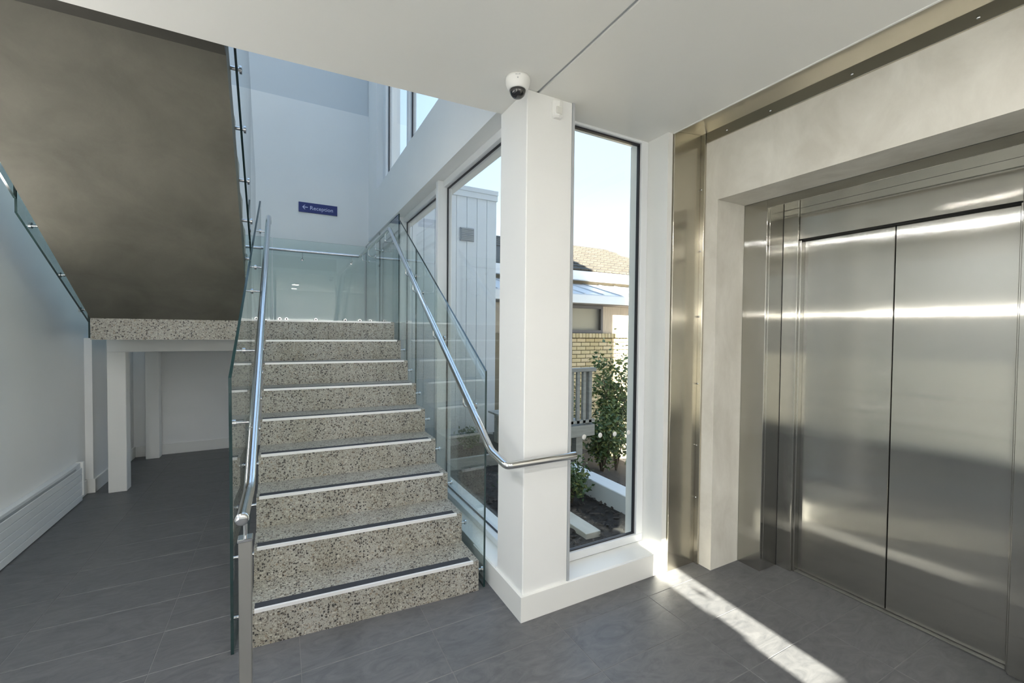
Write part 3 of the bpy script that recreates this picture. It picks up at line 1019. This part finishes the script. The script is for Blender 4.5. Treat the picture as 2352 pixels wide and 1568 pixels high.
# ------------------------------------------------------------------ lamps of the lobby, with added fill at the left
def linear_lamp(name, label, a, b, off, m):
    """slim wall light: aluminium channel with a bright diffuser"""
    a, b, off = Vector(a), Vector(b), Vector(off)
    o = empty(name, (a + b) / 2, label, 'wall light', 'linear wall lights of the lobby')
    x0, x1 = min(a.x, b.x, a.x + off.x, b.x + off.x), max(a.x, b.x, a.x + off.x, b.x + off.x)
    y0, y1 = min(a.y, b.y, a.y + off.y, b.y + off.y), max(a.y, b.y, a.y + off.y, b.y + off.y)
    MB().box(x0, x1, y0, y1, a.z - 0.03, a.z - 0.012).build('channel', ALU, o)
    MB().bbox(x0, x1, y0, y1, a.z - 0.011, a.z + 0.012, 0.002).build('diffuser', m, o)
linear_lamp('linear_wall_light', 'slim bright linear light on the left wall above the heater', (XL, 1.42, 1.845), (XL, 3.70, 1.845), (0.035, 0, 0), LAMP)
linear_lamp('linear_wall_light', 'slim bright linear light on the wall behind the camera', (-1.0, YR, 1.845), (1.7, YR, 1.845), (0, 0.035, 0), LAMP2)
for i, (x, y, wd) in enumerate(((0.35, -0.55, 'nearest the stair'), (1.65, -0.55, 'nearest the lift'), (0.35, -1.85, 'nearest the added left screen'), (1.65, -1.85, 'nearest the sidelight'), (-0.95, -0.55, 'added as fill left of the camera'), (-0.95, 0.75, 'added as fill above the near end of the heater'), (-0.95, 1.80, 'added as fill just before the upper flight'))):
    o = empty('downlight', (x, y, CZ), 'round recessed ceiling downlight ' + wd, 'downlight', 'recessed downlights')  # those at x < 0 are added fill lamps
    MB().lathe((x, y, CZ), [(0.075, 0.0), (0.095, -0.006), (0.098, 0.0)], 24).build('ring', TRIM, o)
    MB().lathe((x, y, CZ - 0.002), [(0.0001, 0), (0.076, 0)], 24).build('diffuser', DOWN_FILL if x < 0 else DOWN, o)

# glazed screen on the near left side added for daylight fill, out of view
fill_scr = empty('fill_screen', (XL - 0.1, -0.4, 0), 'glazed screen added for daylight on the left behind the camera', 'window', kind='structure')
for y in (-2.2, -1.02, 0.16):
    MB().box(XL - 0.14, XL - 0.06, y, y + 0.06, 0, 2.62).build('mullion', FRAME, fill_scr)  # mullions of the added screen
for z in (0.0, 2.56):
    MB().box(XL - 0.14, XL - 0.06, -2.2, 0.22, z, z + 0.06).build('fill_transom', FRAME, fill_scr)
for a, b in ((-2.14, -1.02), (-0.96, 0.16)):
    MB().box(XL - 0.103, XL - 0.097, a, b, 0.06, 2.56).build('pane', GLASS, fill_scr)  # panes of the added screen
wn5 = empty('window_5', (1.91, YR - 0.1, SZ0), 'narrow sidelight pane behind the camera', 'window', kind='structure')
MB().box(SX0, SX1, YR - 0.103, YR - 0.097, SZ0, SZ1).build('pane', GLASS, wn5)
MB().lathe((1.933, YR - 0.096, 1.925), [(0.0001, 0), (0.020, 0), (0.020, 0.012), (0.0001, 0.012)], 18, axis='Y').build('catch', SATIN, wn5)
MB().box(SX0, SX0 + 0.03, YR - 0.10, YR - 0.09, 1.76, 1.86).build('hinge', SATIN, wn5)

# ------------------------------------------------------------------ outside
def gz(x, y):
    z = -0.03
    if x > 2.85:
        z -= 0.33 * (x - 2.85)
    return max(z, -1.4)
m = MB()
nx, ny = 40, 36
gx = [1.45 + 10.0 * i / nx for i in range(nx + 1)]
gy = [2.24 + 10.0 * j / ny for j in range(ny + 1)]
vs_ = [(x, y, gz(x, y) + random.uniform(-0.012, 0.012)) for y in gy for x in gx]
fs_ = [(j * (nx + 1) + i, j * (nx + 1) + i + 1, (j + 1) * (nx + 1) + i + 1, (j + 1) * (nx + 1) + i) for j in range(ny) for i in range(nx)]
m.raw(vs_, fs_, 0, True)
garden = m.build('garden_bed', SOIL, None, fix=False)
tag(garden, 'dark mulched garden bed sloping away outside the windows', 'garden bed', kind='structure')
m = MB()
for i in range(1500):
    x, y = random.uniform(1.5, 3.6), random.uniform(2.26, 4.6)
    z = gz(x, y) + 0.008
    a = random.uniform(0, 6.28)
    l, wd = random.uniform(0.012, 0.035), random.uniform(0.006, 0.014)
    d, e = Vector((math.cos(a), math.sin(a), random.uniform(-0.3, 0.3))) * l, Vector((-math.sin(a), math.cos(a), random.uniform(-0.3, 0.3))) * wd
    p = Vector((x, y, z))
    u = Vector((0, 0, 0.006))
    m.raw([p - d - e, p + d - e, p + d + e, p - d + e, p + u - d * 0.8, p + u + d * 0.8], [(0, 1, 5, 4), (1, 2, 5), (2, 3, 4, 5), (3, 0, 4), (3, 2, 1, 0)])
bark = m.build('bark_chips', BARK, None, fix=False)
tag(bark, 'brown bark chips scattered over the garden bed', 'bark chips', kind='stuff')
struct('ground', MB().box(-40, 40, -60, 40, -1.8, -1.6), GROUND, 'pale open ground around the building', 'ground')
struct('ground_terrace', MB().box(-30, XL - 0.2, -40, 12, -1.6, -0.06), GROUND, 'pale paved court outside the added glass screen', 'ground')
tag(MB().bbox(2.045, 2.185, 2.58, 3.75, -0.05, 0.012, 0.003).build('sun_patch_strip', SUNPATCH), 'pale strip added as the sun patch on the mulch below the narrow window', 'sun patch')  # stands in for the sunlit strip on the mulch
tag(MB().bbox(2.62, 2.79, 2.30, 4.05, -0.15, 0.135, 0.006).build('garden_kerb', FASCIA), 'white painted kerb across the mulch outside the narrow window', 'kerb')
for y, z, wd in ((4.55, 0.10, 'nearer'), (5.55, 0.12, 'farther')):
    tag(MB().bbox(1.46, 2.60, y, y + 0.05, -0.1, z, 0.004).build('edging_board', TIMBER), 'weathered timber garden edging board, the %s one from the window' % wd, 'edging board')

# pale clad building
cb = empty('clad_building', (2.2, 7.0, 0), 'pale blue grey metal clad building beyond the stair window', 'building')
MB().box(1.46, 2.915, 6.03, 8.5, -0.6, 3.60).build('wall', CLAD, cb)
nb = 9
bw = (2.935 - 1.46) / nb
me = box_mesh('cladding_board', bw - 0.005, 0.022, 3.62, CLAD, 0.003)
for i in range(nb):
    shared('cladding_board', me, cb, (1.46 + bw * (i + 0.5), 6.019, -0.02))
m = MB()
m.bbox(1.44, 2.945, 5.985, 6.06, 3.55, 3.635, 0.004)
m.bbox(1.44, 2.950, 5.975, 6.06, 3.635, 3.705, 0.004)
m.build('parapet_flashing', CLAD, cb)
v = MB().bbox(2.33, 2.555, 5.985, 6.01, 2.895, 3.09, 0.003).build('vent', VENT, cb)
for k in range(7):
    MB().box(2.345, 2.54, 5.972, 5.988, 2.908 + k * 0.026, 2.922 + k * 0.026).build('louvre', VENT, v)

# brick house
ho = empty('brick_house', (6.2, 8.5, -1.4), 'cream brick house with tan tiled roof seen through the narrow window', 'house')
MB().box(3.4, 9.5, 7.53, 12.5, -1.6, 1.52).build('wall', MORTAR, ho)
MB().box(6.30, 9.5, 7.50, 12.5, 1.52, 2.16).build('upper_wall', pbr('pale_weatherboard', (0.50, 0.42, 0.33), 0.7, var=0.1, scale=4, stretch=(6, 1, 1)), ho)
MB().box(3.4, 6.30, 7.60, 12.5, 1.52, 2.16).build('inner_wall', pbr('beige_blind', (0.42, 0.36, 0.28), 0.8), ho)
CH, BL = 0.0865, 0.24
bmesh_list = [box_mesh('brick', BL - 0.012, 0.10, CH - 0.012, b, 0.003) for b in BRICK]
nc = 0
for r_ in range(24):
    z = 1.43 - CH * (r_ + 1)
    for i in range(9):
        x = 5.22 + BL * (i + (0.5 if r_ % 2 else 0))
        if nc < 300:
            shared('brick', random.choice(bmesh_list), ho, (x, 7.50, z))
            nc += 1
for i in range(22):                                                    # soldier sill course
    shared('sill_brick', box_mesh('sill_brick', 0.078, 0.14, 0.095, BRICK[i % 3], 0.003) if i < 3 else bpy.data.meshes['sill_brick' if i % 3 == 0 else 'sill_brick.00%d' % (i % 3)], ho, (5.20 + 0.088 * i, 7.46, 1.435))
w = MB()
w.bbox(5.0, 6.30, 7.46, 7.53, 1.53, 1.60, 0.004)
w.bbox(5.0, 6.30, 7.46, 7.53, 2.07, 2.14, 0.004)
w.bbox(6.24, 6.30, 7.46, 7.53, 1.60, 2.07, 0.004)
w.bbox(4.98, 5.04, 7.46, 7.53, 1.60, 2.07, 0.004)
wi = w.build('window', WFRAME, ho)
MB().box(5.04, 6.24, 7.50, 7.506, 1.60, 2.07).build('pane', GLASS, wi)
MB().bbox(3.3, 9.5, 7.05, 7.12, 2.15, 2.32, 0.004).build('lower_fascia', FASCIA, ho)
MB().box(3.3, 9.5, 7.12, 7.60, 2.13, 2.16).build('eave_soffit', WFRAME, ho)
lo = [(3.3, 7.10, 2.31), (9.5, 7.10, 2.31), (9.5, 8.55, 2.72), (3.3, 8.55, 2.72)]
lr = MB().prism(lo, [(x, y, z + 0.03) for x, y, z in lo]).build('lower_roof', SHEET, ho)
rib = MB()
for i in range(12):
    x = 3.5 + 0.5 * i
    lo = [(x, 7.10, 2.34), (x + 0.03, 7.10, 2.34), (x + 0.03, 8.55, 2.75), (x, 8.55, 2.75)]
    rib.prism(lo, [(a, b, c_ + 0.02) for a, b, c_ in lo])
rib.build('roof_ribs', SHEET, lr)
MB().box(3.3, 9.5, 8.50, 12.0, 2.60, 2.92).build('upper_wall_band', MORTAR, ho)
MB().bbox(3.2, 9.6, 8.28, 8.42, 2.80, 3.02, 0.01).build('gutter', FASCIA, ho)
ra = math.atan2(1.35, 3.2)
lo = [(3.1, 8.35, 3.0), (9.7, 8.35, 3.0), (9.7, 11.55, 4.35), (3.1, 11.55, 4.35)]
rf = MB().prism(lo, [(x, y, z + 0.05) for x, y, z in lo]).build('tiled_roof', ROOF, ho)
m = MB()
for r_ in range(11):
    for i in range(20):
        x = 4.9 + 0.24 * i + (0.12 if r_ % 2 else 0)
        y = 8.33 + 0.29 * r_
        z = 3.05 + (y - 8.35) * 1.35 / 3.2
        y2, z2 = y + 0.31, z + 0.31 * 1.35 / 3.2
        lo = [(x, y, z + 0.005), (x + 0.225, y, z + 0.005), (x + 0.225, y2, z2), (x, y2, z2)]
        hi = [(x, y, z + 0.045), (x + 0.225, y, z + 0.045), (x + 0.225, y2, z2 + 0.01), (x, y2, z2 + 0.01)]
        hi[0] = (x, y, z + 0.03)
        m.prism(lo, hi)
o = m.build('roof_tiles', ROOF, rf)
o['kind'] = 'stuff'

# timber deck
dk = empty('timber_deck', (3.4, 4.9, -0.2), 'grey weathered timber deck with a slatted railing outside', 'deck')
MB().bbox(2.62, 3.44, 4.20, 4.245, 0.27, 0.41, 0.004).build('fascia_board', TIMBER, dk)
MB().bbox(2.62, 3.44, 4.18, 4.27, 1.07, 1.115, 0.004).build('top_rail', TIMBER, dk)
MB().bbox(3.33, 3.42, 4.255, 4.345, 0.41, 1.08, 0.004).build('newel', TIMBER, dk)
for i in range(8):
    x = 2.70 + 0.092 * i
    MB().bbox(x, x + 0.045, 4.20, 4.235, 0.43, 1.07, 0.003).build('baluster', TIMBER, dk)
MB().bbox(2.62, 3.44, 4.20, 4.24, 0.435, 0.475, 0.003).build('bottom_rail', TIMBER, dk)
for i in range(9):
    MB().bbox(2.62, 3.44, 4.25 + 0.15 * i, 4.39 + 0.15 * i, 0.385, 0.412, 0.003).build('deck_board', TIMBER, dk)
for x, y in ((3.20, 4.26), (3.20, 5.45), (2.70, 5.45)):
    MB().bbox(x, x + 0.10, y, y + 0.10, gz(x, y) - 0.15, 0.385, 0.004).build('post', TIMBER, dk)

# shrubs
def shrub(name, label, base, h, rx, n, lsize, leaf):
    base = Vector(base)
    o = empty(name, base, label, 'shrub')
    st = MB()
    tips = []
    for i in range(9):
        a = random.uniform(0, 6.28)
        r = rx * random.uniform(0.2, 0.75)
        p1 = base + Vector((math.cos(a) * r * 0.45, math.sin(a) * r * 0.45, h * random.uniform(0.3, 0.45)))
        p2 = base + Vector((math.cos(a) * r, math.sin(a) * r, h * random.uniform(0.65, 1.0)))
        st.tube([base - Vector((0, 0, 0.05)), p1, p2], [0.012, 0.008, 0.004], 6)
        tips += [p1, p1.lerp(p2, 0.5), p2]
    st.build('stems', STEM, o)
    lf = MB()
    for i in range(n):
        t_ = random.choice(tips)
        p = t_ + Vector((random.gauss(0, rx * 0.24), random.gauss(0, rx * 0.24), random.gauss(0, h * 0.11)))
        if p.z < base.z + 0.03:
            continue
        d = Vector((random.gauss(0, 1), random.gauss(0, 1), random.gauss(0.2, 0.6))).normalized()
        s = d.cross(Vector((random.gauss(0, 1), random.gauss(0, 1), random.gauss(0, 1)))).normalized()
        nrm = d.cross(s)
        l = lsize * random.uniform(0.7, 1.4)
        wv = l * 0.24
        lf.raw([p, p + d * l * 0.5 + s * wv + nrm * wv * 0.3, p + d * l, p + d * l * 0.5 - s * wv + nrm * wv * 0.3], [(0, 1, 2), (0, 2, 3)], random.choice((0, 0, 1, 2)))
    k = lf.build('foliage', leaf, o, fix=False)
    k['kind'] = 'stuff'
L3 = LEAFS
shrub('leafy_shrub', 'tall leafy shrub half in sun before the brick wall', (4.70, 5.20, gz(4.70, 5.20)), 1.75, 0.42, 2600, 0.075, [L3[2], L3[1], L3[0]])
shrub('leafy_shrub', 'dark shrub low beside the timber deck post', (3.95, 4.65, gz(3.95, 4.65)), 0.8, 0.34, 1500, 0.065, [L3[0], L3[2], L3[1]])
shrub('leafy_shrub', 'olive shrub at the foot of the brick wall, right of the deck', (4.55, 6.55, gz(4.55, 6.55)), 1.2, 0.4, 1500, 0.075, [L3[1], L3[2], L3[0]])
shrub('small_plant', 'small green plant beside the white kerb in the mulch', (2.36, 3.22, -0.03), 0.34, 0.22, 700, 0.045, [L3[0], L3[2], L3[1]])
shrub('small_plant', 'low plant in the bed below the clad building', (1.95, 3.55, -0.03), 0.30, 0.24, 600, 0.05, [L3[0], L3[2], L3[0]])
shrub('small_plant', 'low tuft growing beside the far timber edging board', (2.2, 5.30, -0.03), 0.24, 0.17, 600, 0.05, [L3[0], L3[2], L3[0]])
